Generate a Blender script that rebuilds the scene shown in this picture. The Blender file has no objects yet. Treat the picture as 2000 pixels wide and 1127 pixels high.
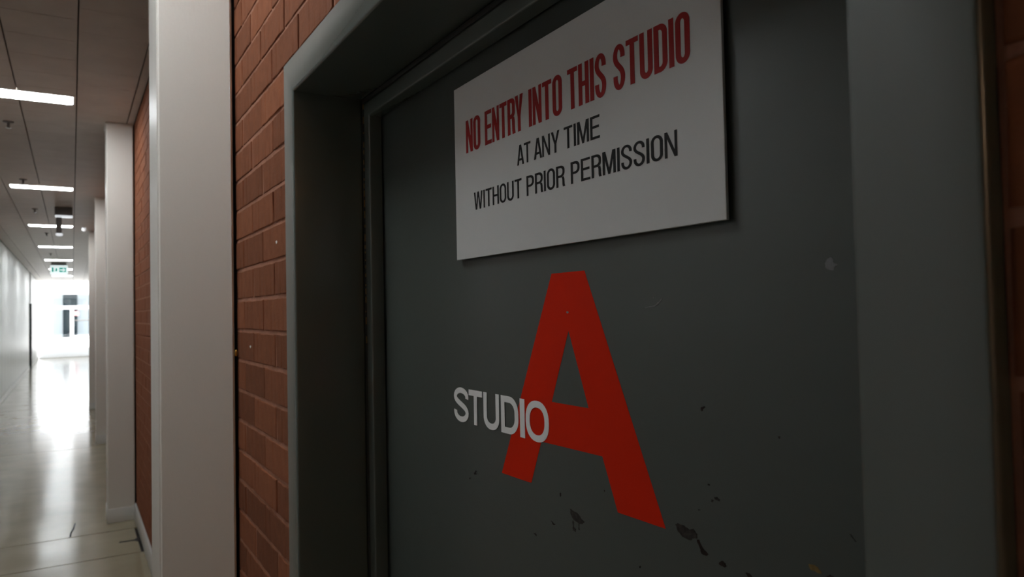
import bpy, bmesh, math, random
from mathutils import Vector, Matrix
from mathutils.geometry import tessellate_polygon

random.seed(7)
S = bpy.context.scene
C = S.collection

# ------------------------------------------------------------------ camera
# world: +Y runs down the corridor, +X is towards the brick wall, floor z = 0
FPX = 1414.0
YAW, PITCH, ROLL = .5463, .02895, -.0207
EYE = 1.525
_f = Vector((math.sin(YAW)*math.cos(PITCH), math.cos(YAW)*math.cos(PITCH), math.sin(PITCH)))
_r = Vector((math.cos(YAW), -math.sin(YAW), 0))
_u = _r.cross(_f)
RT = math.cos(ROLL)*_r + math.sin(ROLL)*_u
UP = math.cos(ROLL)*_u - math.sin(ROLL)*_r
FW = _f
cam_d = bpy.data.cameras.new('camera')
cam = bpy.data.objects.new('camera', cam_d); C.objects.link(cam)
m = Matrix.Identity(4)
for i in range(3):
    m[i][0], m[i][1], m[i][2] = RT[i], UP[i], -FW[i]
m[2][3] = EYE
cam.matrix_world = m
cam_d.sensor_fit = 'HORIZONTAL'; cam_d.sensor_width = 17.3
cam_d.lens = FPX/2000*17.3
cam_d.clip_start = .02; cam_d.clip_end = 300
cam_d.dof.use_dof = True; cam_d.dof.focus_distance = 1.02; cam_d.dof.aperture_fstop = 4.0
S.camera = cam

# ------------------------------------------------------------------ world, exposure
S.view_settings.view_transform = 'Standard'; S.view_settings.look = 'None'
S.view_settings.exposure = 0.0; S.view_settings.gamma = 1.0; S.view_settings.use_curve_mapping = False
W = bpy.data.worlds.new('sky'); S.world = W; W.use_nodes = True
wn = W.node_tree.nodes; wl = W.node_tree.links
bg = wn['Background']
sky = wn.new('ShaderNodeTexSky'); sky.sky_type = 'HOSEK_WILKIE'; sky.turbidity = 8.0; sky.ground_albedo = .4
sky.sun_direction = Vector((-.35, -.25, .9)).normalized()
hs = wn.new('ShaderNodeHueSaturation'); hs.inputs['Saturation'].default_value = .35
wl.new(sky.outputs[0], hs.inputs['Color']); wl.new(hs.outputs[0], bg.inputs['Color'])
SKY_STRENGTH = 12.0
bg.inputs['Strength'].default_value = SKY_STRENGTH
LAMP_STRENGTH = 38.0
WARM_STRENGTH = 110.0
sun_d = bpy.data.lights.new('sun', 'SUN'); sun_d.energy = 10.0; sun_d.angle = .01; sun_d.color = (1, .97, .92)
sun = bpy.data.objects.new('sun', sun_d); C.objects.link(sun)
sun.location = (0, 42, 12); sun.rotation_euler = Vector((-.35, -.25, .9)).to_track_quat('Z', 'Y').to_euler()

def ray(px, py):
    return RT*((px-1000)/FPX) + UP*(-(py-563.5)/FPX) + FW
def on_x(px, py, x):
    r = ray(px, py); p = r*(x/r.x); return Vector((p.x, p.y, p.z+EYE))

# ------------------------------------------------------------------ materials
def mat(name, col, rough=.5, spec=.5, metal=0.0, coat=0.0, var=0.0, var_scale=6.0, bump=0.0, bump_scale=60.0,
        bump_dist=.002, stretch=(1, 1, 1), emit=None, emit_s=0.0, rvar=0.0, obj_var=0.0):
    M = bpy.data.materials.new(name); M.use_nodes = True
    nt = M.node_tree; n = nt.nodes; l = nt.links; b = n['Principled BSDF']
    b.inputs['Roughness'].default_value = rough
    b.inputs['Specular IOR Level'].default_value = spec
    b.inputs['Metallic'].default_value = metal
    b.inputs['Coat Weight'].default_value = coat
    b.inputs['Coat Roughness'].default_value = .06
    tc = n.new('ShaderNodeTexCoord'); mp = n.new('ShaderNodeMapping'); mp.inputs['Scale'].default_value = stretch
    geo = n.new('ShaderNodeNewGeometry')
    l.new(geo.outputs['Position'], mp.inputs['Vector'])
    src = None
    if var > 0:
        nz = n.new('ShaderNodeTexNoise'); nz.inputs['Scale'].default_value = var_scale; nz.inputs['Detail'].default_value = 6
        l.new(mp.outputs[0], nz.inputs['Vector'])
        rp = n.new('ShaderNodeMapRange'); rp.inputs['From Min'].default_value = .25; rp.inputs['From Max'].default_value = .75
        rp.inputs['To Min'].default_value = 1-var; rp.inputs['To Max'].default_value = 1+var
        l.new(nz.outputs['Fac'], rp.inputs['Value']); src = rp.outputs[0]
        if rvar > 0:
            r2 = n.new('ShaderNodeMapRange'); r2.inputs['From Min'].default_value = .3; r2.inputs['From Max'].default_value = .7
            r2.inputs['To Min'].default_value = max(0, rough-rvar); r2.inputs['To Max'].default_value = rough+rvar
            l.new(nz.outputs['Fac'], r2.inputs['Value']); l.new(r2.outputs[0], b.inputs['Roughness'])
    if obj_var > 0:
        oi = n.new('ShaderNodeObjectInfo'); r3 = n.new('ShaderNodeMapRange')
        r3.inputs['To Min'].default_value = 1-obj_var; r3.inputs['To Max'].default_value = 1+obj_var
        l.new(oi.outputs['Random'], r3.inputs['Value'])
        if src:
            mu = n.new('ShaderNodeMath'); mu.operation = 'MULTIPLY'; l.new(src, mu.inputs[0]); l.new(r3.outputs[0], mu.inputs[1]); src = mu.outputs[0]
        else: src = r3.outputs[0]
    if src:
        vm = n.new('ShaderNodeVectorMath'); vm.operation = 'SCALE'; vm.inputs[0].default_value = col[:3]
        l.new(src, vm.inputs['Scale']); l.new(vm.outputs[0], b.inputs['Base Color'])
    else:
        b.inputs['Base Color'].default_value = (*col[:3], 1)
    if bump > 0:
        n2 = n.new('ShaderNodeTexNoise'); n2.inputs['Scale'].default_value = bump_scale; n2.inputs['Detail'].default_value = 4
        l.new(mp.outputs[0], n2.inputs['Vector'])
        bp = n.new('ShaderNodeBump'); bp.inputs['Strength'].default_value = bump; bp.inputs['Distance'].default_value = bump_dist
        l.new(n2.outputs['Fac'], bp.inputs['Height']); l.new(bp.outputs[0], b.inputs['Normal'])
    if emit:
        b.inputs['Emission Color'].default_value = (*emit, 1); b.inputs['Emission Strength'].default_value = emit_s
    return M

def brick_mat(name, col, obj_var):
    M = mat(name, col, rough=.85, spec=.25, var=.13, var_scale=40, obj_var=obj_var)
    nt = M.node_tree; n = nt.nodes; l = nt.links; b = n['Principled BSDF']
    geo = n.new('ShaderNodeNewGeometry')
    mp = n.new('ShaderNodeMapping'); mp.inputs['Scale'].default_value = (1, 1, 1)
    l.new(geo.outputs['Position'], mp.inputs['Vector'])
    a = n.new('ShaderNodeTexNoise'); a.inputs['Scale'].default_value = 160; a.inputs['Detail'].default_value = 5
    l.new(mp.outputs[0], a.inputs['Vector'])
    v = n.new('ShaderNodeTexVoronoi'); v.inputs['Scale'].default_value = 95
    l.new(geo.outputs['Position'], v.inputs['Vector'])
    pr = n.new('ShaderNodeMapRange'); pr.inputs['From Min'].default_value = .04; pr.inputs['From Max'].default_value = .16
    l.new(v.outputs['Distance'], pr.inputs['Value'])
    ns = n.new('ShaderNodeTexNoise'); ns.inputs['Scale'].default_value = 30
    l.new(geo.outputs['Position'], ns.inputs['Vector'])
    th = n.new('ShaderNodeMapRange'); th.inputs['From Min'].default_value = .55; th.inputs['From Max'].default_value = .6
    th.inputs['To Min'].default_value = 1; th.inputs['To Max'].default_value = 0
    l.new(ns.outputs['Fac'], th.inputs['Value'])
    mx = n.new('ShaderNodeMath'); mx.operation = 'MAXIMUM'; l.new(pr.outputs[0], mx.inputs[0]); l.new(th.outputs[0], mx.inputs[1])
    ad = n.new('ShaderNodeMath'); ad.operation = 'MULTIPLY_ADD'; ad.inputs[1].default_value = .8
    l.new(mx.outputs[0], ad.inputs[0]); l.new(a.outputs['Fac'], ad.inputs[2])
    bp = n.new('ShaderNodeBump'); bp.inputs['Strength'].default_value = .6; bp.inputs['Distance'].default_value = .0015
    l.new(ad.outputs[0], bp.inputs['Height']); l.new(bp.outputs[0], b.inputs['Normal'])
    return M

M_brick = brick_mat('brick_red', (.235, .080, .037), .22)
M_mortar = mat('mortar_tinted', (.42, .205, .14), rough=.95, spec=.1, var=.2, var_scale=25, bump=.8, bump_scale=220, bump_dist=.003)
M_column = mat('column_paint', (.77, .75, .70), rough=.42, spec=.4, bump=.35, bump_scale=120, bump_dist=.0012, stretch=(1, 1, .5))
M_gap = mat('black_joint', (.006, .006, .007), rough=.9, spec=.1)
M_frame = mat('grey_green_paint', (.092, .112, .103), rough=.23, spec=.9, bump=.12, bump_scale=45, bump_dist=.001, stretch=(1, 1, .4))
M_door = mat('door_paint', (.066, .077, .070), rough=.36, spec=.5, var=.05, var_scale=9, bump=.25, bump_scale=90, bump_dist=.0008, stretch=(1, .35, 1))
M_seal = mat('seal_rubber', (.03, .03, .028), rough=.6, spec=.3)
M_fleck = mat('old_yellow_paint', (.33, .21, .08), rough=.7, spec=.2)
M_sign = mat('sign_white', (.63, .635, .63), rough=.33, spec=.5)
M_edge = mat('sign_edge', (.05, .05, .05), rough=.6)
M_red = mat('lettering_red', (.34, .010, .010), rough=.5, spec=.2)
M_black = mat('lettering_black', (.008, .008, .008), rough=.5, spec=.2)
M_vred = mat('vinyl_red', (.66, .020, .003), rough=.5, spec=.1)
M_vwhite = mat('vinyl_white', (.88, .89, .88), rough=.4)
M_chip = mat('bare_patch', (.020, .012, .010), rough=.7, spec=.2, var=.6, var_scale=120)
M_chip2 = mat('scraped_patch', (.032, .027, .024), rough=.7, spec=.2, var=.7, var_scale=160)
M_pale = mat('pale_scrape', (.15, .15, .155), rough=.7, var=.2, var_scale=150)
M_ochre = mat('ochre_scrape', (.16, .10, .025), rough=.7, var=.4, var_scale=200)
M_floor = mat('polished_floor', (.36, .315, .215), rough=.15, spec=.5, coat=0.0, var=.09, var_scale=3.5, bump=.07, bump_scale=5, bump_dist=.004, rvar=.035)
M_joint = mat('floor_joint', (.02, .017, .014), rough=.9)
M_stain = mat('floor_stain', (.03, .027, .024), rough=.6, spec=.2)
M_ceil = mat('ceiling_tile', (.50, .445, .39), rough=.5, spec=.4, var=.08, var_scale=5)
M_ceilback = mat('ceiling_joint', (.05, .045, .04), rough=.95)
M_wall = mat('white_wall', (.86, .865, .85), rough=.35, spec=.5, var=.03, var_scale=2)
M_wgap = mat('panel_joint', (.35, .36, .36), rough=.8)
M_base = mat('skirting_white', (.70, .70, .68), rough=.35)
M_lamp = mat('lamp_diffuser', (.9, .9, .9), rough=.5, emit=(.93, .98, 1.0), emit_s=LAMP_STRENGTH)
M_lampwarm = mat('lamp_diffuser_warm', (.9, .85, .75), rough=.5, emit=(1.0, .66, .38), emit_s=WARM_STRENGTH)
M_lampframe = mat('lamp_trim', (.7, .7, .7), rough=.4)
M_grey = mat('grey_metal', (.13, .115, .105), rough=.5)
M_chrome = mat('chrome', (.6, .6, .6), rough=.25, metal=1)
M_lens = mat('glowing_lens', (.85, .87, .9), rough=.15, emit=(.9, .95, 1), emit_s=.7)
M_exitw = mat('exit_face', (.85, .9, .9), rough=.4, emit=(.85, 1, 1), emit_s=.75)
M_exitg = mat('exit_green', (.0, .30, .24), rough=.5, emit=(0, .55, .42), emit_s=.25)
M_brass = mat('brass', (.6, .36, .08), rough=.3, metal=1)
M_dark = mat('dark_door', (.012, .02, .022), rough=.8, spec=.1)
M_white = mat('bright_white', (.86, .87, .88), rough=.6)
M_fargrey = mat('far_grey_wall', (.80, .81, .82), rough=.7)
M_farglass = mat('far_dark_glass', (.03, .05, .06), rough=.1)
M_pink = mat('far_notice', (.8, .3, .3), rough=.6)
def glass_mat():
    M = bpy.data.materials.new('clear_glass'); M.use_nodes = True
    nt = M.node_tree; n = nt.nodes; l = nt.links; n.remove(n['Principled BSDF'])
    t = n.new('ShaderNodeBsdfTransparent'); t.inputs[0].default_value = (.93, .96, .96, 1)
    g = n.new('ShaderNodeBsdfGlossy'); g.inputs['Roughness'].default_value = .02
    fr = n.new('ShaderNodeFresnel'); fr.inputs[0].default_value = 1.45
    mx = n.new('ShaderNodeMixShader'); l.new(fr.outputs[0], mx.inputs[0]); l.new(t.outputs[0], mx.inputs[1]); l.new(g.outputs[0], mx.inputs[2])
    l.new(mx.outputs[0], n['Material Output'].inputs[0]); return M
M_glass = glass_mat()

# ------------------------------------------------------------------ helpers
def link(name, me, M=None, parent=None):
    o = bpy.data.objects.new(name, me); C.objects.link(o)
    if M and me and not me.materials: me.materials.append(M)
    if parent: o.parent = parent
    return o
def tag(o, label, cat, group=None):
    o['label'] = label; o['category'] = cat
    if group: o['group'] = group
    return o
def struct(o, label=None, cat=None):
    o['kind'] = 'structure'
    if label: o['label'] = label
    if cat: o['category'] = cat
    return o
def empty(name, loc=(0, 0, 0), parent=None):
    o = bpy.data.objects.new(name, None); C.objects.link(o); o.location = loc; o.empty_display_size = .1
    if parent: o.parent = parent
    return o
def box_bm(bm, x0, x1, y0, y1, z0, z1, bevel=0, seg=2):
    g = bmesh.ops.create_cube(bm, size=1)
    vs = g['verts']
    for v in vs:
        v.co = Vector(((x0+x1)/2+v.co.x*(x1-x0), (y0+y1)/2+v.co.y*(y1-y0), (z0+z1)/2+v.co.z*(z1-z0)))
    if bevel:
        es = list({e for v in vs for e in v.link_edges})
        bmesh.ops.bevel(bm, geom=es, offset=bevel, segments=seg, affect='EDGES', profile=.5)
def fin(bm, name, smooth=False):
    bmesh.ops.recalc_face_normals(bm, faces=bm.faces)
    me = bpy.data.meshes.new(name); bm.to_mesh(me); bm.free()
    if smooth:
        for p in me.polygons: p.use_smooth = True
        me.set_sharp_from_angle(angle=math.radians(40))
    return me
def box(name, x0, x1, y0, y1, z0, z1, M, parent=None, bevel=0, seg=2):
    """world-space box; the object's origin sits at the centre of its base"""
    c = Vector(((x0+x1)/2, (y0+y1)/2, min(z0, z1)))
    bm = bmesh.new(); box_bm(bm, x0-c.x, x1-c.x, y0-c.y, y1-c.y, z0-c.z, z1-c.z, bevel, seg)
    o = link(name, fin(bm, name, bevel > 0), M, parent)
    o.location = c - (parent_loc(parent) if parent else Vector())
    return o
def parent_loc(p):
    v = Vector()
    while p: v += p.location; p = p.parent
    return v
def lathe(name, prof, loc, M, parent=None, n=20):
    bm = bmesh.new(); rings = []
    for r, z in prof:
        rings.append([bm.verts.new((max(r, 1e-4)*math.cos(2*math.pi*i/n), max(r, 1e-4)*math.sin(2*math.pi*i/n), z)) for i in range(n)])
    for a, b in zip(rings, rings[1:]):
        for i in range(n): bm.faces.new((a[i], a[(i+1) % n], b[(i+1) % n], b[i]))
    bm.faces.new(rings[0]); bm.faces.new(rings[-1])
    o = link(name, fin(bm, name, True), M, parent)
    o.location = Vector(loc) - (parent_loc(parent) if parent else Vector()); return o
def flat_mesh(name, contours, thick):
    """filled 2D outline (holes by even-odd), local x,y in plane, extruded along z by +-thick/2"""
    flat = [q for c in contours for q in c]; N = len(flat)
    tris = tessellate_polygon([[Vector((q[0], q[1], 0)) for q in c] for c in contours])
    vs = [(q[0], q[1], thick/2) for q in flat] + [(q[0], q[1], -thick/2) for q in flat]
    fs = []
    for a, b, c in tris:
        pa, pb, pc = flat[a], flat[b], flat[c]
        if (pb[0]-pa[0])*(pc[1]-pa[1])-(pb[1]-pa[1])*(pc[0]-pa[0]) < 0: b, c = c, b
        fs += [(a, b, c), (a+N, c+N, b+N)]
    o_ = 0
    for c in contours:
        n_ = len(c)
        for i in range(n_): fs.append((o_+i, o_+i+N, o_+(i+1) % n_+N, o_+(i+1) % n_))
        o_ += n_
    me = bpy.data.meshes.new(name); me.from_pydata(vs, [], fs); me.validate(); me.update()
    return me
WALLROT = Matrix(((0, 0, -1, 0), (-1, 0, 0, 0), (0, 1, 0, 0), (0, 0, 0, 1)))   # text x -> -Y, text y -> Z, text z -> -X
def wall_print(name, contours, x, M, parent, thick=.0002):
    """contours given as (y, z) world positions on the plane X = x facing the corridor"""
    cy = sum(p[0] for c in contours for p in c)/sum(map(len, contours)); cz = sum(p[1] for c in contours for p in c)/sum(map(len, contours))
    me = flat_mesh(name, [[(-(p[0]-cy), p[1]-cz) for p in c] for c in contours], thick)
    o = link(name, me, M, parent)
    pl = parent_loc(parent) if parent else Vector()
    o.matrix_local = Matrix.Translation(Vector((x-thick/2, cy, cz))-pl) @ WALLROT
    return o

# ------------------------------------------------------------------ dimensions (metres)
A = .4125            # brick face
XF = .3995           # face of the door frame
WL = -1.13           # left wall
H = 3.0              # ceiling
Y0, Y1 = -9.0, 33.6  # corridor ends
FO_L, FO_R, FO_T = 1.610, .188, 2.073     # frame outer edges
FACE = .0765
XS = .555            # door stop front
XD = .5825           # door leaf face
COLS = [2.215, 6.20, 10.175, 14.14]
CW0, CD = .203, .235

# ------------------------------------------------------------------ floor
fl = struct(box('floor', WL-.05, 1.0, Y0, Y1, -.12, -.010, M_joint), 'polished beige grey floor of the corridor', 'floor')
js = [Y0, -2.0, 1.35, 1.98, 5.335, 5.965, 9.95, 13.93, 17.9, 21.9, 25.85, 29.8, Y1]
for i in range(len(js)-1):
    g = .0055
    xr = .380 if abs(js[i]-5.335) < .01 else (.4 if js[i] < 13.9 else .75)
    box('floor_slab', WL+.002, xr, js[i]+g, js[i+1]-g, -.010, 0, M_floor, fl)
# hairline crack and dark stain beside the skirting
def floor_patch(name, pts, M, z=.0006):
    ps = [Vector(p) for p in pts]; c = sum(ps, Vector((0, 0)))/len(ps)
    o = link(name, flat_mesh(name, [[(p.x-c.x, p.y-c.y) for p in ps]], .0006), M, fl)
    o.location = Vector((c.x, c.y, z)) - fl.location
def on_floor(px, py):
    r = ray(px, py); p = r*(-EYE/r.z); return (p.x, p.y)
floor_patch('floor_crack', [on_floor(*p) for p in ((146, 1022), (148, 1022), (145, 1034), (140, 1041), (139, 1049), (135, 1050), (137, 1041), (142, 1033))], M_joint)
floor_patch('floor_stain', [on_floor(*p) for p in ((273, 1046), (276, 1058), (266, 1057), (260, 1056), (266, 1051))], M_stain)
floor_patch('floor_stain', [on_floor(*p) for p in ((233, 1058.5), (262, 1054), (263, 1056), (233, 1060.5))], M_joint)

# ------------------------------------------------------------------ ceiling
ce = struct(box('ceiling', WL-.05, 1.0, Y0, Y1, H+.014, H+.10, M_ceilback), 'dim beige ceiling of narrow tiles above the corridor', 'ceiling')
xs = [WL+.002, -.96, -.63, -.30, .03, .36]
LY = [1.75+3.93*k for k in (0, 1, 2, 3, 4, 5, 6, 7, 8, -2)]
LX0, LX1, LD = -.575, .008, .20
tile_mesh = {}
def tile(x0, x1, y0, y1, name='ceiling_tile'):
    g = .0035; h = .0014
    key = (round(x1-x0, 4), round(y1-y0, 4))
    if key not in tile_mesh:
        bm = bmesh.new(); box_bm(bm, -(x1-x0)/2+g, (x1-x0)/2-g, -(y1-y0)/2+h, (y1-y0)/2-h, 0, .014)
        tile_mesh[key] = fin(bm, 'ceiling_tile'); tile_mesh[key].materials.append(M_ceil)
    o = link(name, tile_mesh[key], None, ce)
    o.location = Vector(((x0+x1)/2, (y0+y1)/2, H)) - ce.location
edges = xs + [.41]
TY0, TN, TP = 3.30, 34, .33
for i in range(6):
    off = .165 if i % 2 else 0
    for k in range(TN):
        tile(edges[i], edges[i+1], TY0+off+k*TP, TY0+off+(k+1)*TP)
    tile(edges[i], edges[i+1], Y0, TY0+off, 'ceiling_strip')
    tile(edges[i], edges[i+1], TY0+off+TN*TP, Y1, 'ceiling_strip')
tile(.41, .95, 14.42, Y1, 'ceiling_strip')

# ------------------------------------------------------------------ left wall
wlo = struct(box('wall_left', WL-.12, WL-.018, Y0, Y1, 0, H+.05, M_wgap), 'white panelled wall along the far side of corridor', 'wall')
DY0, DY1 = 26.75, 27.72
y = Y0
pm = {}
while y < Y1-.1:
    y1 = min(y+.8, Y1)
    if DY0-.3 < y < DY0+.4: y1 = min(y1, DY0-.06)
    if not (y >= DY0-.07 and y < DY1):
        bm = bmesh.new(); box_bm(bm, -.0175, 0, -(y1-y)/2+.014, (y1-y)/2-.014, .1, H-.003, .004, 1)
        o = link('wall_panel', fin(bm, 'wall_panel'), M_wall, wlo); o.location = Vector((WL, (y+y1)/2, 0)) - wlo.location
        y = y1
    else:
        y = DY1+.06
d2 = struct(empty('door_2', (WL, (DY0+DY1)/2, 0)), 'dark door seen edge-on in the white wall', 'door')
box('door_leaf', WL-.016, WL+.030, DY0, DY1, .01, 2.02, M_dark, d2, bevel=.002)
for yy0, yy1 in ((DY0-.05, DY0-.002), (DY1+.002, DY1+.05)):
    box('door_jamb', WL-.0175, WL+.006, yy0, yy1, 0, 2.07, M_base, d2, bevel=.002)
box('door_head', WL-.0175, WL+.006, DY0-.05, DY1+.05, 2.025, 2.07, M_base, d2, bevel=.002)
lathe('door_handle', ((.012, 0), (.012, .05)), (WL+.042, DY0+.08, 1.0), M_chrome, d2, 10)
for nm, a_, b_ in (('baseboard_left', Y0, DY0-.055), ('baseboard_left', DY1+.055, Y1)):
    struct(box(nm, WL+.0005, WL+.014, a_, b_, .0005, .10, M_base, bevel=.003), 'pale skirting along the foot of the white panelled wall' if a_ < 0 else 'short pale skirting beyond the dark door', 'skirting')

# ------------------------------------------------------------------ brick wall with the door opening
bm = bmesh.new()
xb0, xb1 = A+.0026, A+.25
for yy0, yy1, z0, z1 in ((Y0, FO_R+.008, 0, H+.05), (FO_L-.008, 14.40, 0, H+.05), (FO_R+.008, FO_L-.008, FO_T-.008, H+.05)):
    box_bm(bm, xb0, xb1, yy0, yy1, z0, z1)
wr = struct(link('wall_right', fin(bm, 'wall_right'), M_mortar), 'red brick wall around the dark grey studio door', 'wall')
CO = .0860; ZB = EYE-.044-17*CO      # course pitch; a bed joint lies at ZB
def brick_verts(L, Hh, D, rng):
    bm = bmesh.new(); box_bm(bm, 0, D, -L/2, L/2, -Hh/2, Hh/2)
    front = [e for e in bm.edges if all(v.co.x < 1e-6 for v in e.verts)]
    bmesh.ops.subdivide_edges(bm, edges=[e for e in front if abs(e.verts[0].co.z-e.verts[1].co.z) < 1e-6], cuts=5)
    fe = [e for e in bm.edges if all(v.co.x < 1e-6 for v in e.verts)]
    bmesh.ops.bevel(bm, geom=fe, offset=.0018, segments=1, affect='EDGES')
    for v in bm.verts:
        if v.co.x < .01:
            v.co += Vector((rng.uniform(-.0008, .0012), rng.uniform(-.001, .001), rng.uniform(-.0013, .0013)))
    return fin(bm, 'brick')
rng = random.Random(3)
VAR = {}
def brick_mesh(L, v):
    k = (round(L, 3), v)
    if k not in VAR:
        VAR[k] = brick_verts(L, CO-.0095, .03, rng); VAR[k].materials.append(M_brick)
    return VAR[k]
stuff = bmesh.new()
nb = 0
def lay(y0, y1, z0, z1, single):
    """one brick in the half-open cell, trimmed to the wall"""
    global nb
    if y1-y0 < .02 or z1-z0 < .02: return
    if single:
        full = z1-z0 > CO-.012
        me = brick_mesh(round(y1-y0, 3), rng.randrange(3))
        o = link('brick', me, None, wr)
        o.location = (A+rng.uniform(-.001, .001), (y0+y1)/2, (z0+z1)/2); 
        if not full: o.scale.z = (z1-z0)/(CO-.0095)
        nb += 1
    else:
        box_bm(stuff, A+rng.uniform(-.001, .001), A+.03, y0, y1, z0, z1)
for c in range(0, 36):
    z0 = ZB-1*CO + c*CO + .005; z1 = z0+CO-.0095
    z0 = max(z0, .002); z1 = min(z1, H-.002)
    if z1-z0 < .02: continue
    # the course just above the eye-level bed joint has head joints at 2.124, 1.886 ...
    k0 = round((z0-.005-(EYE-.044))/CO)
    ph = 1.886 if k0 % 2 == 0 else 2.006
    k = math.floor((Y0-ph)/.2385)
    while True:
        ya = ph+k*.2385+.005; yb = ph+(k+1)*.2385-.005; k += 1
        if ya > 14.40: break
        ya = max(ya, Y0); yb = min(yb, 14.40)
        segs = [(ya, yb)]
        if z0 < FO_T:       # leave the door opening free
            lo, hi = FO_R-.004, FO_L+.004
            if z1 > FO_T+.03 and z0 > FO_T-.06: segs_z = True
            segs = [(a_, b_) for a_, b_ in ((ya, min(yb, lo)), (max(ya, hi), yb)) if b_-a_ > .015]
        for a_, b_ in segs:
            single = -.30 < b_ and a_ < 2.25 and .85 < z1 and z0 < 2.55
            lay(a_, b_, z0, z1, single)
        if z0 < FO_T < z1-.02:
            a_, b_ = max(ya, FO_R-.004), min(yb, FO_L+.004)
            if b_-a_ > .02: lay(a_, b_, FO_T+.004, z1, True)
so = link('brick_courses', fin(stuff, 'brick_courses'), M_brick, wr); so['kind'] = 'stuff'
print('bricks', nb)
# plain wall beyond the last column, set back
struct(box('wall_back_right', .75, .9, 14.41, Y1, 0, H+.05, M_wall), 'plain white wall beyond the last column', 'wall')
struct(box('wall_return', A+.252, .9, 14.30, 14.405, 0, H+.05, M_wall), 'white return wall behind the last column', 'wall')
struct(box('wall_behind', WL-.1, 1.0, Y0-.12, Y0, 0, H+.05, M_wall), 'white wall closing the corridor behind the viewer', 'wall')

# skirting between the columns
ords = ['nearest', 'second', 'third']
for i in range(3):
    struct(box('baseboard_right', A-.016, A-.002, COLS[i]+CD+.004, COLS[i+1]-.004, .0005, .125, M_base, bevel=.004),
           ['white skirting between the nearest and second columns', 'white skirting between the second and third columns', 'white skirting between the third and last columns'][i], 'skirting')
struct(box('baseboard_right', A-.016, A-.002, FO_L+.004, COLS[0]-.003, .0005, .125, M_base, bevel=.004), 'white skirting between studio door and nearest column', 'skirting')

# ------------------------------------------------------------------ columns
clabel = ['large white painted column beside the studio door', 'second white column, skirting running up to its foot', 'third white column, slim and partly hidden',
          'farthest white column, against the bright corridor end']
for i, cy in enumerate(COLS):
    x0 = CW0 if i == 0 else (.222 if i == 1 else .243)
    e = tag(empty('column', ((x0+A)/2, cy+CD/2, 0)), clabel[i], 'column', 'white columns along the brick wall')
    bm = bmesh.new(); g = .010
    box_bm(bm, x0, A-g, cy, cy+CD, .0005, H-.0005 if i == 0 else H-.02)
    ve = [ed for ed in bm.edges if abs(ed.verts[0].co.z-ed.verts[1].co.z) > 1]
    bmesh.ops.bevel(bm, geom=ve, offset=.006, segments=3, affect='EDGES')
    for v in bm.verts: v.co -= Vector(((x0+A)/2, cy+CD/2, 0))
    link('shaft', fin(bm, 'shaft', True), M_column, e)
    box('shadow_joint', A-g+.0005, A-.0005, cy+.012, cy+CD-.012, .13, H-.002, M_gap, e)
    if i: box('capital', x0-.006, A-g, cy-.006, cy+CD+.006, H-.019, H-.0008, M_column, e, bevel=.002)
    p = box('plinth', x0-.004, A-g+.003, cy-.004, cy+CD+.004, .0005, .105, M_base, e, bevel=.003)
# brass screw stuck in the joint
bs = tag(lathe('brass_screw', ((.009, 0), (.0095, .002), (.0075, .004), (.004, .0045), (.0035, .002), (.001, .002)), (0, 0, 0), M_brass), 'tiny brass screw head in the dark joint beside the brick', 'screw')
bs.scale.x = .5; bs.location = (A-.0055, COLS[0]+.006, EYE-.110); bs.rotation_euler = (math.pi/2, 0, 0)

# ------------------------------------------------------------------ door frame, swept as a mitred U
def sweep(name, prof, M, parent, uo=0.0):
    """prof: closed list of (x, u): depth and inward offset from the frame's outer edge"""
    bm = bmesh.new(); rings = []
    for st in range(4):
        ring = []
        for x, u in prof:
            yl, yr, zt = FO_L-u, FO_R+u, FO_T-u
            y, z = [(yl, 0), (yl, zt), (yr, zt), (yr, 0)][st]
            ring.append(bm.verts.new((x, y, z)))
        rings.append(ring)
    n = len(prof)
    for a, b in zip(rings, rings[1:]):
        for i in range(n): bm.faces.new((a[i], a[(i+1) % n], b[(i+1) % n], b[i]))
    bm.faces.new(rings[0]); bm.faces.new(rings[-1])
    o = link(name, fin(bm, name, True), M, parent)
    o.location = -parent_loc(parent); return o
def arc(cx, cu, r, a0, a1, n=4):
    return [(cx+r*math.cos(math.radians(a0+(a1-a0)*i/n)), cu+r*math.sin(math.radians(a0+(a1-a0)*i/n))) for i in range(n+1)]
d1 = struct(empty('door_1', (XD, (FO_L+FO_R)/2, 0)), 'dark grey studio door with red letter A in a deep frame', 'door')
r = .005
prof = [(.64, 0), (XF+r, 0)] + arc(XF+r, r, r, 270, 180)[1:] + arc(XF+r, FACE-r, r, 180, 90) + [(XS-.006, FACE), (XS-.004, FACE-.004), (XS+.004, FACE-.004), (XS+.006, FACE), (.64, FACE)]
sweep('door_frame', prof, M_frame, d1)
SP = .044
stop = [(XS, FACE+.0005), (XS, FACE+.010), (XS-.004, FACE+.014), (XS-.0045, FACE+SP-.004)] + arc(XS-.0005, FACE+SP-.004, .004, 180, 90, 3)[1:] + [(XD-.003, FACE+SP), (XD-.003, FACE+.0005)]
st_o = sweep('door_stop', stop, M_frame, d1)
sweep('seal_strip', [(XS-.004, FACE+.0005), (XS-.005, FACE+.004), (XS-.003, FACE+.009), (XS-.0005, FACE+.0095), (XS-.0005, FACE+.0005)], M_seal, d1)
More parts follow.
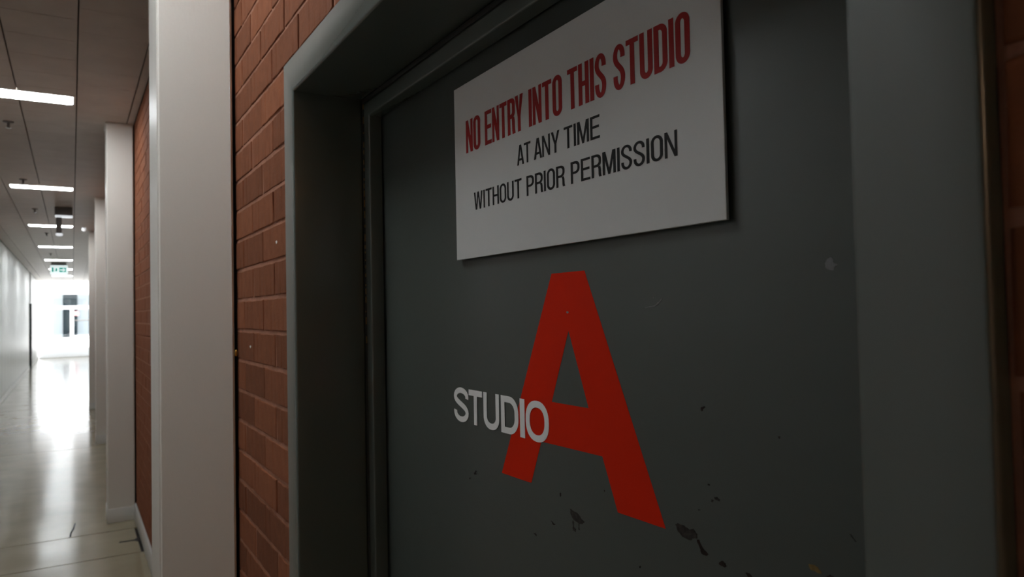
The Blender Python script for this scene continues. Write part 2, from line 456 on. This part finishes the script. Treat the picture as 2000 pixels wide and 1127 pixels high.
# flecks of old yellow paint along the seal of the far jamb
fr = random.Random(5)
fb = bmesh.new()
z = 1.985
while z > 1.45:
    L = fr.uniform(.003, .016)
    yy = FO_L-FACE-.0085-fr.uniform(0, .0008)
    box_bm(fb, XS-.0046, XS-.0026, yy-.0004, yy+.0004, z-L, z)
    z -= L+fr.uniform(.004, .02)*(1+max(0, (1.62-z)*6))
fo = link('paint_flecks', fin(fb, 'paint_flecks'), M_fleck, d1); fo.location = -d1.location; fo['kind'] = 'stuff'
leaf = box('door_leaf', XD, XD+.045, FO_R+FACE+.004, FO_L-FACE-.004, .008, FO_T-FACE-.004, M_door, d1, bevel=.0015)

# ------------------------------------------------------------------ lettering
def oval(x0, x1, y0, y1, ry, n=10, p=2.0):
    cx, rx = (x0+x1)/2, (x1-x0)/2; pts = []
    for k in range(4*n):
        t = 2*math.pi*k/(4*n); c, s = math.cos(t), math.sin(t)
        X = cx+rx*math.copysign(abs(c)**(2/p), c); Y = ry*math.copysign(abs(s)**(2/p), s)
        pts.append((X, (y1-ry+Y) if k < 2*n else (y0+ry+Y)))
    return pts
def glyph(ch, w, s, t, ry, p=2.0):
    """contours of a capital letter of height 1, width w, stems s, bars t, corner depth ry"""
    g = s*1.08
    if ch == 'I': return [[(0, 0), (0, 1), (s, 1), (s, 0)]], s
    if ch == 'T': return [[(w/2-s/2, 0), (w/2-s/2, 1-t), (0, 1-t), (0, 1), (w, 1), (w, 1-t), (w/2+s/2, 1-t), (w/2+s/2, 0)]], w
    if ch == 'H': return [[(0, 0), (0, 1), (s, 1), (s, .5+t/2), (w-s, .5+t/2), (w-s, 1), (w, 1), (w, 0), (w-s, 0), (w-s, .5-t/2), (s, .5-t/2), (s, 0)]], w
    if ch == 'E': return [[(0, 0), (0, 1), (w, 1), (w, 1-t), (s, 1-t), (s, .52+t/2), (w*.93, .52+t/2), (w*.93, .52-t/2), (s, .52-t/2), (s, t), (w, t), (w, 0)]], w
    if ch == 'N':
        s *= .84; g = s*1.12
        return [[(0, 0), (0, 1), (g, 1), (w-s, 1-(w-s-g)/(w-g)), (w-s, 1), (w, 1), (w, 0), (w-g, 0), (s, 1-s/(w-g)), (s, 0)]], w
    if ch == 'M':
        w *= 1.3; v = .26; e = s*.42; mm = (1-v)/(w/2-g*1.15); yb = mm*(w/2-e-s)
        yb = min(yb, .93)
        return [[(0, 0), (0, 1), (g*1.15, 1), (w/2, v), (w-g*1.15, 1), (w, 1), (w, 0), (w-s, 0), (w-s, yb), (w/2+e, 0), (w/2-e, 0), (s, yb), (s, 0)]], w
    if ch == 'W':
        w *= 1.5; b1, b2 = .27*w, .73*w; e = g*.5; v = .26
        return [[(0, 1), (g, 1), (b1, v), (w/2-e, 1), (w/2+e, 1), (b2, v), (w-g, 1), (w, 1), (b2+e, 0), (b2-e, 0), (w/2, 1-v), (b1+e, 0), (b1-e, 0)]], w
    if ch == 'A':
        w *= 1.08; e = g*.56; yt = .80; c0, c1 = .21, .21+t
        xl = lambda q: g+(w/2-g)*q/yt
        return [[(0, 0), (w/2-e, 1), (w/2+e, 1), (w, 0), (w-g, 0), (w-xl(c0), c0), (xl(c0), c0), (g, 0)], [(xl(c1), c1), (w/2, yt), (w-xl(c1), c1)]], w
    if ch == 'Y':
        w *= 1.05
        return [[(0, 1), (g, 1), (w/2, .55), (w-g, 1), (w, 1), (w/2+s/2, .40), (w/2+s/2, 0), (w/2-s/2, 0), (w/2-s/2, .40)]], w
    if ch == 'O':
        return [oval(0, w, -.013, 1.013, ry, p=p), oval(s, w-s, t*.92, 1-t*.92, max(.03, ry-t), p=p)], w
    if ch == 'U':
        ou = [(0, 1)] + [q for q in oval(0, w, -.013, 2, ry, p=p) if q[1] < ry] + [(w, 1), (w-s, 1)]
        inn = [q for q in oval(s, w-s, t*.95, 2, max(.03, ry-t), p=p) if q[1] < ry]
        return [ou + inn[::-1] + [(s, 1)]], w
    if ch == 'D':
        def half(x0, x1, y0, y1, r_):
            rx = min((x1-x0)*.75, r_*1.1); n = 10
            q = [(x0, y0), (x0, y1), (x1-rx, y1)]
            q += [(x1-rx+rx*math.sin(math.pi/2*i/n), y1-r_+r_*math.cos(math.pi/2*i/n)) for i in range(1, n+1)]
            q += [(x1-rx+rx*math.cos(math.pi/2*i/n), y0+r_-r_*math.sin(math.pi/2*i/n)) for i in range(0, n+1)]
            return q
        return [half(0, w, 0, 1, ry), half(s, w-s, t, 1-t, max(.03, ry-t))], w
    if ch in 'PR':
        yb = .43 if ch == 'P' else .44; rr = min((1-yb)/2, ry*.8); n = 8
        def bowl(x0, x1, y0, y1, r_):
            rx = min((x1-x0)*.8, r_*1.1)
            return [(x1-rx+rx*math.sin(math.pi/2*i/n), y1-r_+r_*math.cos(math.pi/2*i/n)) for i in range(n+1)] + \
                   [(x1-rx+rx*math.cos(math.pi/2*i/n), y0+r_-r_*math.sin(math.pi/2*i/n)) for i in range(n+1)]
        hole = [(s, yb+t), (s, 1-t)] + bowl(s, w-s, yb+t, 1-t, max(.02, rr-t*.8))
        out = [(0, 0), (0, 1)] + bowl(0, w, yb, 1, rr)
        if ch == 'P': out += [(s, yb), (s, 0)]
        else:
            out = out[:-1]
            out += [(w*.90, yb+t*.25), (w*.97, yb-.10), (w*.985, .10), (w*1.04, 0), (w*1.04-s*1.05, 0), (w*.97-s, .10), (w*.96-s, yb-.10), (w*.86-s*.8, yb), (s, yb), (s, 0)]
        return [out, hole], w
    if ch == 'S':
        hx, hy = s/2, t/2; x0, x1 = hx, w-hx; cx = w/2; rx = (x1-x0)/2
        ytop, ybot = 1.013-hy, -.013+hy; ym = .515
        r1 = (ytop-ym)/2; r2 = (ym-ybot)/2
        pts = []
        for k in range(0, 15): a = math.radians(-12+k*(192/14)); pts.append((cx+rx*math.cos(a), ytop-r1*.95+r1*.95*math.sin(a)))
        pa = pts[-1]; pb = (x1, ybot+r2*.95)
        c1 = (pa[0], pa[1]-r1*.95); c2 = (pb[0], pb[1]+r2*.95)
        for k in range(1, 14):
            q = k/14; b_ = lambda i: (1-q)**3*pa[i]+3*(1-q)**2*q*c1[i]+3*(1-q)*q*q*c2[i]+q**3*pb[i]
            pts.append((b_(0), b_(1)))
        for k in range(0, 15): a = math.radians(0-k*(192/14)); pts.append((cx+rx*math.cos(a), ybot+r2*.95+r2*.95*math.sin(a)))
        L, R_ = [], []
        for i, q in enumerate(pts):
            a_, b_ = pts[max(0, i-1)], pts[min(len(pts)-1, i+1)]
            tx, ty = b_[0]-a_[0], b_[1]-a_[1]; d = math.hypot(tx, ty); tx /= d; ty /= d
            # keep the stroke's horizontal reach s where it runs upright and t where it runs level
            hh = 1/math.sqrt((ty/hx)**2+(tx/hy)**2) if min(hx, hy) > 0 else hx
            L.append((q[0]-ty*hh, q[1]+tx*hh)); R_.append((q[0]+ty*hh, q[1]-tx*hh))
        return [L + R_[::-1]], w
    raise ValueError(ch)
def word(text, yl, yr, zb, zt, x, M, parent, w, s, t, ry, gap, p=2.0, name='letter', tight=1.0):
    """letters of one word fitted between yl (left) and yr (right) on plane X = x"""
    x_ = 0; lay_ = []
    for i, ch in enumerate(text):
        cs, adv = glyph(ch, w, s, t, ry, p)
        if i and (text[i-1]+ch) in ('AT', 'TA', 'RY', 'AN'): x_ -= gap*.8
        lay_.append((cs, x_)); x_ += adv+gap
    tot = x_-gap; sx = (yl-yr)/tot; h = zt-zb
    for cs, ox in lay_:
        wall_print(name, [[(yl-(ox+q[0])*sx, zb+q[1]*h) for q in c] for c in cs], x, M, parent)

# the white notice, a board held a few millimetres off the door
SX1 = XD-.005; SX0 = SX1-.004
tl, bl, br = on_x(886.5, 176.5, SX0), on_x(892.3, 508.7, SX0), on_x(1419.6, 428.8, SX0)
s_l, s_r = (tl.y+bl.y)/2, br.y; s_b, s_t = (bl.z+br.z)/2, tl.z
sg = tag(empty('warning_sign', ((SX0+SX1)/2, (s_l+s_r)/2, s_b)), 'white notice board with red and black lettering fixed to the studio door', 'sign')
box('board', SX0, SX1, s_r, s_l, s_b, s_t, M_sign, sg, bevel=.0006, seg=1)
for yy in (s_r+.05, s_l-.05): box('spacer', SX1+.0001, XD-.0001, yy-.012, yy+.012, s_b+.04, s_t-.04, M_edge, sg)
PX = SX0-.0001
def Y(px, py): return on_x(px, py, SX0).y
z1b = (on_x(911, 298.2, SX0).z+on_x(1318, 132, SX0).z)/2; z1t = on_x(911, 236.3, SX0).z
for tx, pl, pr, py in (('NO', 910.2, 938.4, 262), ('ENTRY', 946.9, 1022.3, 240), ('INTO', 1032.6, 1098.3, 205), ('THIS', 1108.3, 1184.3, 165), ('STUDIO', 1197.3, 1348.7, 110)):
    word(tx, Y(pl, py), Y(pr, py), z1b, z1t, PX, M_red, sg, .40, .146, .118, .20, .042)
z2b, z2t = on_x(1171, 268.8, SX0).z, on_x(1171, 222.6, SX0).z
for tx, pl, pr, py in (('AT', 1009.9, 1036.5, 300), ('ANY', 1042.5, 1093.2, 280), ('TIME', 1101.3, 1171.6, 255)):
    word(tx, Y(pl, py), Y(pr, py), z2b, z2t, PX, M_black, sg, .52, .126, .11, .28, .075)
z3b, z3t = on_x(1323, 304, SX0).z, on_x(1323, 252.3, SX0).z
for tx, pl, pr, py in (('WITHOUT', 925.8, 1019.3, 380), ('PRIOR', 1028.3, 1103.1, 350), ('PERMISSION', 1114.3, 1323.7, 310)):
    word(tx, Y(pl, py), Y(pr, py), z3b, z3t, PX, M_black, sg, .52, .126, .11, .28, .075)

# red letter A and white STUDIO stuck on the leaf
def D(px, py): q = on_x(px, py, XD); return (q.y, q.z)
outer = [D(*q) for q in ((1077.3, 534.6), (1141.6, 528.4), (1300.6, 1033), (1207, 1000.8), (1176.8, 891.4), (1057.6, 862.4), (1038, 943.2), (980.5, 923.6))]
inner = [D(*q) for q in ((1110.6, 645.8), (1150, 797.4), (1077.8, 784.9))]
la = wall_print('letter', [outer, inner], XD-.0001, M_vred, leaf); la['label'] = 'large red vinyl letter A'
zb_ = D(930, 827)[1]; 
szb = on_x(932, 831, XD).z; szt = on_x(932, 763, XD).z
for ch, pl, pr, py in (('S', 887.8, 916, 786), ('T', 916.7, 942.7, 793), ('U', 945.4, 975.8, 800), ('D', 979.5, 1013.3, 806), ('I', 1016.3, 1025.6, 810), ('O', 1027.7, 1072.7, 815)):
    q0, q1 = D(pl, py)[0], D(pr, py)[0]
    hgt = szt-szb; wd = (q0-q1)/hgt
    sst = .19 if ch != 'I' else wd
    cs, adv = glyph(ch, wd, sst, .17, .5 if ch in 'OU' else .42, 2.25)
    if ch == 'U': cs, adv = glyph(ch, wd, sst, .17, .36, 2.2)
    if ch == 'S': cs, adv = glyph(ch, wd, .195, .165, .4, 2.2)
    ow = wall_print('letter', [[(q0-q[0]*hgt, szb+q[1]*hgt) for q in c] for c in cs], XD-.0008, M_vwhite, leaf)
    ow['label'] = 'white vinyl letter '+ch

# ------------------------------------------------------------------ scrapes and paint chips on the leaf
def chip(pts, M, label=None):
    rr = random.Random(len(pts)+int(pts[0][0])); fine = []
    for i, a_ in enumerate(pts):
        b_ = pts[(i+1) % len(pts)]
        for k in range(3):
            q = k/3; j = .0 if k == 0 else .9
            fine.append(D(a_[0]+(b_[0]-a_[0])*q+rr.uniform(-j, j), a_[1]+(b_[1]-a_[1])*q+rr.uniform(-j, j)))
    o = wall_print('paint_chip', [fine], XD-.0001, M, leaf, thick=.0003)
    if label: o['label'] = label
# crops with origin (860,860), 0.32 px per unit
c8 = lambda pts: [(860+x*.32, 860+y_*.32) for x, y_ in pts]
chip(c8([(792, 418), (812, 430), (838, 445), (860, 478), (882, 500), (868, 512), (845, 508), (815, 485), (797, 450)]), M_chip2, 'dark scraped patch')
chip(c8([(808, 490), (814, 492), (816, 530), (830, 545), (826, 560), (810, 550), (811, 525)]), M_chip2)
chip(c8([(843, 512), (850, 515), (852, 548), (844, 545)]), M_chip2)
chip(c8([(1435, 512), (1450, 505), (1490, 520), (1520, 545), (1545, 540), (1570, 575), (1566, 600), (1540, 600), (1528, 610), (1480, 590), (1450, 555)]), M_chip2, 'large dark scraped patch')
chip(c8([(1566, 606), (1580, 606), (1605, 660), (1636, 695), (1625, 706), (1595, 692), (1582, 650)]), M_chip)
chip(c8([(1700, 745), (1722, 735), (1742, 750), (1748, 768), (1735, 776), (1705, 758)]), M_chip)
chip(c8([(1862, 808), (1890, 812), (1905, 834), (1880, 834)]), M_chip)
chip(c8([(215, 184), (223, 190), (220, 208), (206, 206)]), M_chip)
chip(c8([(178, 232), (186, 226), (187, 232), (181, 237)]), M_chip)
chip(c8([(731, 318), (736, 320), (738, 340), (733, 346)]), M_chip)
chip(c8([(675, 492), (684, 494), (704, 512), (698, 517), (684, 508)]), M_chip)
chip(c8([(570, 568), (578, 567), (590, 578), (586, 584)]), M_chip)
chip(c8([(1672, 346), (1690, 345), (1710, 362), (1706, 371), (1682, 362)]), M_chip2)
chip(c8([(1655, 362), (1668, 366), (1664, 378), (1652, 374)]), M_chip2)
chip(c8([(1634, 266), (1646, 268), (1644, 275), (1634, 274)]), M_chip)
chip(c8([(1574, 422), (1584, 421), (1586, 428), (1576, 429)]), M_chip)
chip(c8([(1216, 766), (1224, 766), (1222, 780), (1215, 778)]), M_chip)
chip(c8([(998, 303), (1006, 306), (1005, 315), (999, 312)]), M_chip)
c7 = lambda pts: [(1300+x*.35, 740+y_*.35) for x, y_ in pts]
chip(c7([(628, 320), (638, 320), (641, 332), (632, 334)]), M_chip)
chip(c7([(198, 160), (218, 152), (222, 160), (208, 166), (203, 180), (198, 178)]), M_chip)
chip(c7([(1112, 1012), (1124, 1014), (1134, 1038), (1124, 1036)]), M_chip)
chip(c7([(900, 1100), (920, 1092), (940, 1104), (940, 1106), (900, 1106)]), M_chip)
chip(c7([(798, 1034), (820, 1036), (850, 1050), (868, 1072), (872, 1086), (845, 1080), (810, 1064)]), M_ochre, 'small ochre scrape')
chip(c7([(1028, 866), (1036, 868), (1066, 908), (1060, 910)]), M_chip2)
c6 = lambda pts: [(1400+x*.355, 380+y_*.355) for x, y_ in pts]
chip(c6([(594, 378), (606, 356), (628, 344), (640, 352), (642, 372), (666, 384), (650, 396), (645, 418), (620, 416), (600, 402)]), M_pale, 'pale flaked patch')
c3 = lambda pts: [(860+x*.27, 500+y_*.27) for x, y_ in pts]
chip(c3([(1478, 372), (1530, 364), (1556, 354), (1585, 330), (1606, 306), (1604, 314), (1580, 345), (1556, 366), (1520, 372), (1482, 378)]), M_pale)
chip(c3([(912, 402), (922, 400), (934, 404), (926, 414), (916, 414)]), M_pale)
chip(c3([(1540, 295), (1547, 294), (1547, 308), (1541, 307)]), M_pale)

# ------------------------------------------------------------------ ceiling lights
names = ['above the end with the studio door, out of view', 'nearest the viewer, cut by the left edge of the picture', 'second in view along the ceiling',
         'third in view, behind the hanging emergency lamp', 'fourth in view along the ceiling', 'fifth in view, just above the exit sign', 'sixth in view, beside the exit sign',
         'seventh in view, just below the exit sign', 'eighth in view, at the bright end', 'with warm light, behind the viewer']
for i, ly in enumerate(LY):
    if ly > Y1-.15: continue
    e = tag(empty('ceiling_light', ((LX0+LX1)/2, ly, H-.006)), 'rectangular white ceiling light ' + names[i], 'ceiling light', 'ceiling lights across the corridor')
    bm = bmesh.new(); box_bm(bm, LX0, LX1, ly-LD/2, ly+LD/2, H-.0055, H-.0015)
    ve = [ed for ed in bm.edges if abs(ed.verts[0].co.z-ed.verts[1].co.z) > .001]
    bmesh.ops.bevel(bm, geom=ve, offset=.02, segments=4, affect='EDGES')
    for v in bm.verts: v.co -= e.location
    link('diffuser', fin(bm, 'diffuser'), M_lamp if ly > 0 else M_lampwarm, e)
    fb = bmesh.new()
    for a0, a1, b0, b1 in ((LX0-.012, LX1+.012, ly-LD/2-.012, ly-LD/2-.0005), (LX0-.012, LX1+.012, ly+LD/2+.0005, ly+LD/2+.012), (LX0-.012, LX0-.0005, ly-LD/2, ly+LD/2), (LX1+.0005, LX1+.012, ly-LD/2, ly+LD/2)):
        box_bm(fb, a0, a1, b0, b1, H-.005, H-.0005)
    for v in fb.verts: v.co -= e.location
    link('trim', fin(fb, 'trim'), M_lampframe, e)

# sprinklers
for (sx, sy), lb in zip(((-.402, 6.5), (-.437, 9.13), (-.422, 11.53), (-.37, 14.7), (-.41, 19.3)),
                        ('small chrome sprinkler below the nearest ceiling light, at the left picture edge', 'small sprinkler just above the second ceiling light', 'small sprinkler left of the hanging emergency lamp',
                         'small sprinkler below the third ceiling light', 'tiny sprinkler above the fifth ceiling light')):
    e = tag(empty('sprinkler', (sx, sy, H)), lb, 'sprinkler', 'ceiling sprinklers')
    lathe('escutcheon', ((.036, -.0005), (.034, -.006), (.014, -.010)), (sx, sy, H), M_grey, e)
    lathe('stem', ((.009, -.010), (.009, -.045)), (sx, sy, H), M_grey, e, 10)
    lathe('deflector', ((.018, -.046), (.020, -.049), (.006, -.050)), (sx, sy, H), M_chrome, e, 14)

# emergency lamp: a box on the ceiling with a stem hanging under it
ex, ey = -.09, 11.27
e = tag(empty('emergency_lamp', (ex, ey, H)), 'grey box lamp on the ceiling with a stem hanging below it', 'emergency lamp')
box('housing', ex-.105, ex+.098, ey-.05, ey+.05, H-.105, H-.0005, M_grey, e, bevel=.004)
box('lens', ex-.10, ex+.10, ey-.045, ey+.045, H-.132, H-.1055, M_lens, e, bevel=.01, seg=3)
box('stem', ex-.088, ex-.024, ey-.03, ey+.03, H-.345, H-.133, M_grey, e, bevel=.006)
lathe('lower_lens', ((.040, -.3455), (.042, -.36), (.034, -.375), (.012, -.38)), (ex-.053, ey, H), M_lens, e)

# detector dome
e = tag(empty('smoke_detector', (.165, 13.6, H)), 'small white dome on the ceiling beside the farthest column', 'detector')
lathe('dome', ((.028, -.012), (.030, -.03), (.024, -.055), (.010, -.065)), (.165, 13.6, H), M_lens, e)
lathe('base', ((.034, -.0005), (.034, -.0118)), (.165, 13.6, H), M_lampframe, e)

# ------------------------------------------------------------------ exit sign
gy = 22.4; gx0, gx1, gz0, gz1 = -.485, -.10, 2.690, 2.930
e = tag(empty('exit_sign', ((gx0+gx1)/2, gy, gz0)), 'green and white exit sign hanging from the ceiling', 'exit sign')
box('case', gx0, gx1, gy, gy+.05, gz0, gz1, M_exitw, e, bevel=.012, seg=3)
box('bracket', gx0+.02, gx1-.02, gy+.005, gy+.045, gz1+.0005, H-.001, M_grey, e, bevel=.004)
def face_print(name, cont, M, off=.0012):
    me = flat_mesh(name, cont, .001); o = link(name, me, M, e)
    o.matrix_local = Matrix.Translation(Vector((gx0, gy-off, gz0))-e.location) @ Matrix(((1, 0, 0, 0), (0, 0, -1, 0), (0, 1, 0, 0), (0, 0, 0, 1)))
face_print('green_door', [[(.03, .06), (.03, .19), (.075, .19), (.075, .06)]], M_exitg)
# running figure
face_print('running_figure', [oval(.138, .160, .165, .187, .011), [(.098, .128), (.108, .148), (.135, .160), (.155, .148), (.170, .128), (.160, .122), (.148, .138), (.142, .118), (.160, .092), (.155, .062), (.143, .062), (.146, .088), (.126, .106), (.114, .082), (.086, .076), (.084, .088), (.106, .094), (.122, .132), (.116, .144), (.107, .122)]], M_exitg)
face_print('arrow_panel', [[(.195, .055), (.195, .185), (.355, .185), (.355, .055)], [(.335, .12), (.29, .165), (.27, .165), (.295, .132), (.212, .132), (.212, .108), (.295, .108), (.27, .075), (.29, .075)]], M_exitg)

# ------------------------------------------------------------------ bright space beyond the corridor
struct(box('floor_beyond', -4, 4, Y1+.6, 57, -.1, .345, M_white, bevel=.02), 'raised bright white floor beyond the corridor', 'floor')
bm = bmesh.new()
vs = [bm.verts.new(p) for p in ((WL+.02, Y1+.003, -.1), (1, Y1+.003, -.1), (1, Y1+.003, .02), (WL+.02, Y1+.003, .02), (WL+.02, Y1+.595, -.1), (1, Y1+.595, -.1), (1, Y1+.30, .345), (WL+.25, Y1+.30, .345))]
for f in ((0, 1, 2, 3), (4, 5, 6, 7), (0, 1, 5, 4), (3, 2, 6, 7), (0, 3, 7, 4), (1, 2, 6, 5)): bm.faces.new([vs[i] for i in f])
struct(link('trim_1', fin(bm, 'trim_1'), M_white), 'low pale sloping step at the end of the corridor', 'step')
struct(box('wall_beyond_left', -4.2, -4, Y1, 50, 0, 6, M_white), 'bright white side wall of the far hall', 'wall')
struct(box('wall_beyond_right', 4, 4.2, Y1, 50, 0, 6, M_white), 'bright white wall on the right of the far hall', 'wall')
YE = 50.0
ox0, ox1, oz0, oz1 = -1.09, 1.6, .36, 3.02
bm = bmesh.new()
for a0, a1, c0, c1 in ((-4, ox0, .351, 6), (ox1, 4, .351, 6), (ox0, ox1, oz1, 6)): box_bm(bm, a0, a1, YE, YE+.25, c0, c1)
struct(link('wall_end', fin(bm, 'wall_end'), M_white), 'bright white end wall with a glazed entrance', 'wall')
w1 = struct(empty('window_1', ((ox0+ox1)/2, YE+.1, oz0)), 'white framed glazed entrance screen at the far end', 'window')
def fr_(nm, a0, a1, c0, c1, M=M_white, y0=YE+.05, y1=YE+.15): return box(nm, a0, a1, y0, y1, c0, c1, M, w1, bevel=.004, seg=1)
tz = 2.08
fr_('transom', ox0+.001, ox1-.001, tz, tz+.2)
fr_('sill', ox0+.001, ox1-.001, oz0+.001, oz0+.05)
fr_('head', ox0+.001, ox1-.001, oz1-.06, oz1-.001)
fr_('mullion', -.10, .08, oz0+.051, tz-.001)
fr_('mullion', ox0+.001, ox0+.09, oz0+.051, tz-.001)
fr_('mullion', ox1-.09, ox1-.001, oz0+.051, tz-.001)
fr_('door_rail', .081, ox1-.091, oz0+.051, oz0+.16)
fr_('push_bar', .12, ox1-.10, 1.38, 1.44, M_grey, YE+.0, YE+.045)
fr_('pane', ox0+.091, -.101, oz0+.051, tz-.001, M_glass, YE+.095, YE+.105)
fr_('pane', .081, ox1-.091, oz0+.161, tz-.001, M_glass, YE+.095, YE+.105)
fr_('pane', ox0+.001, ox1-.001, tz+.201, oz1-.061, M_glass, YE+.095, YE+.105)
nt_ = fr_('notice', .06+.03, .33, 1.70, 1.95, M_pink, YE+.085, YE+.092)
struct(box('wall_far', -4, 4, 54, 54.2, .351, 6, M_fargrey), 'light grey wall seen through the far entrance screen', 'wall')
d3 = struct(empty('door_3', (.0, 53.98, .36)), 'dark tall doorway beyond the far entrance screen', 'door')
box('door_leaf', -.50, .28, 53.95, 53.995, .36, 2.2, M_farglass, d3, bevel=.005)
box('fanlight', -.50, .28, 53.95, 53.995, 2.28, 3.1, M_farglass, d3, bevel=.005)
struct(box('shade_roof_beyond', -4, 4, YE+.26, 54.25, 3.6, 3.7, M_white), 'unseen roof slab added to shade the lobby beyond the entrance screen', 'roof')  # unseen slab, added to darken the grey wall behind the screen
# white paint specks on the bricks
for px, py, sz in ((540, 473, 3.4), (489, 677, 2.6), (549, 366, 2.0)):
    rr = random.Random(px); pts = []
    for k in range(9):
        t_ = 2*math.pi*k/9; q = on_x(px+sz*.5*math.cos(t_)*rr.uniform(.5, 1.2), py+sz*math.sin(t_)*rr.uniform(.5, 1.3), A-.0011); pts.append((q.y, q.z))
    wall_print('paint_speck', [pts], A-.0011, M_vwhite if px != 549 else M_chip, wr, thick=.0003)
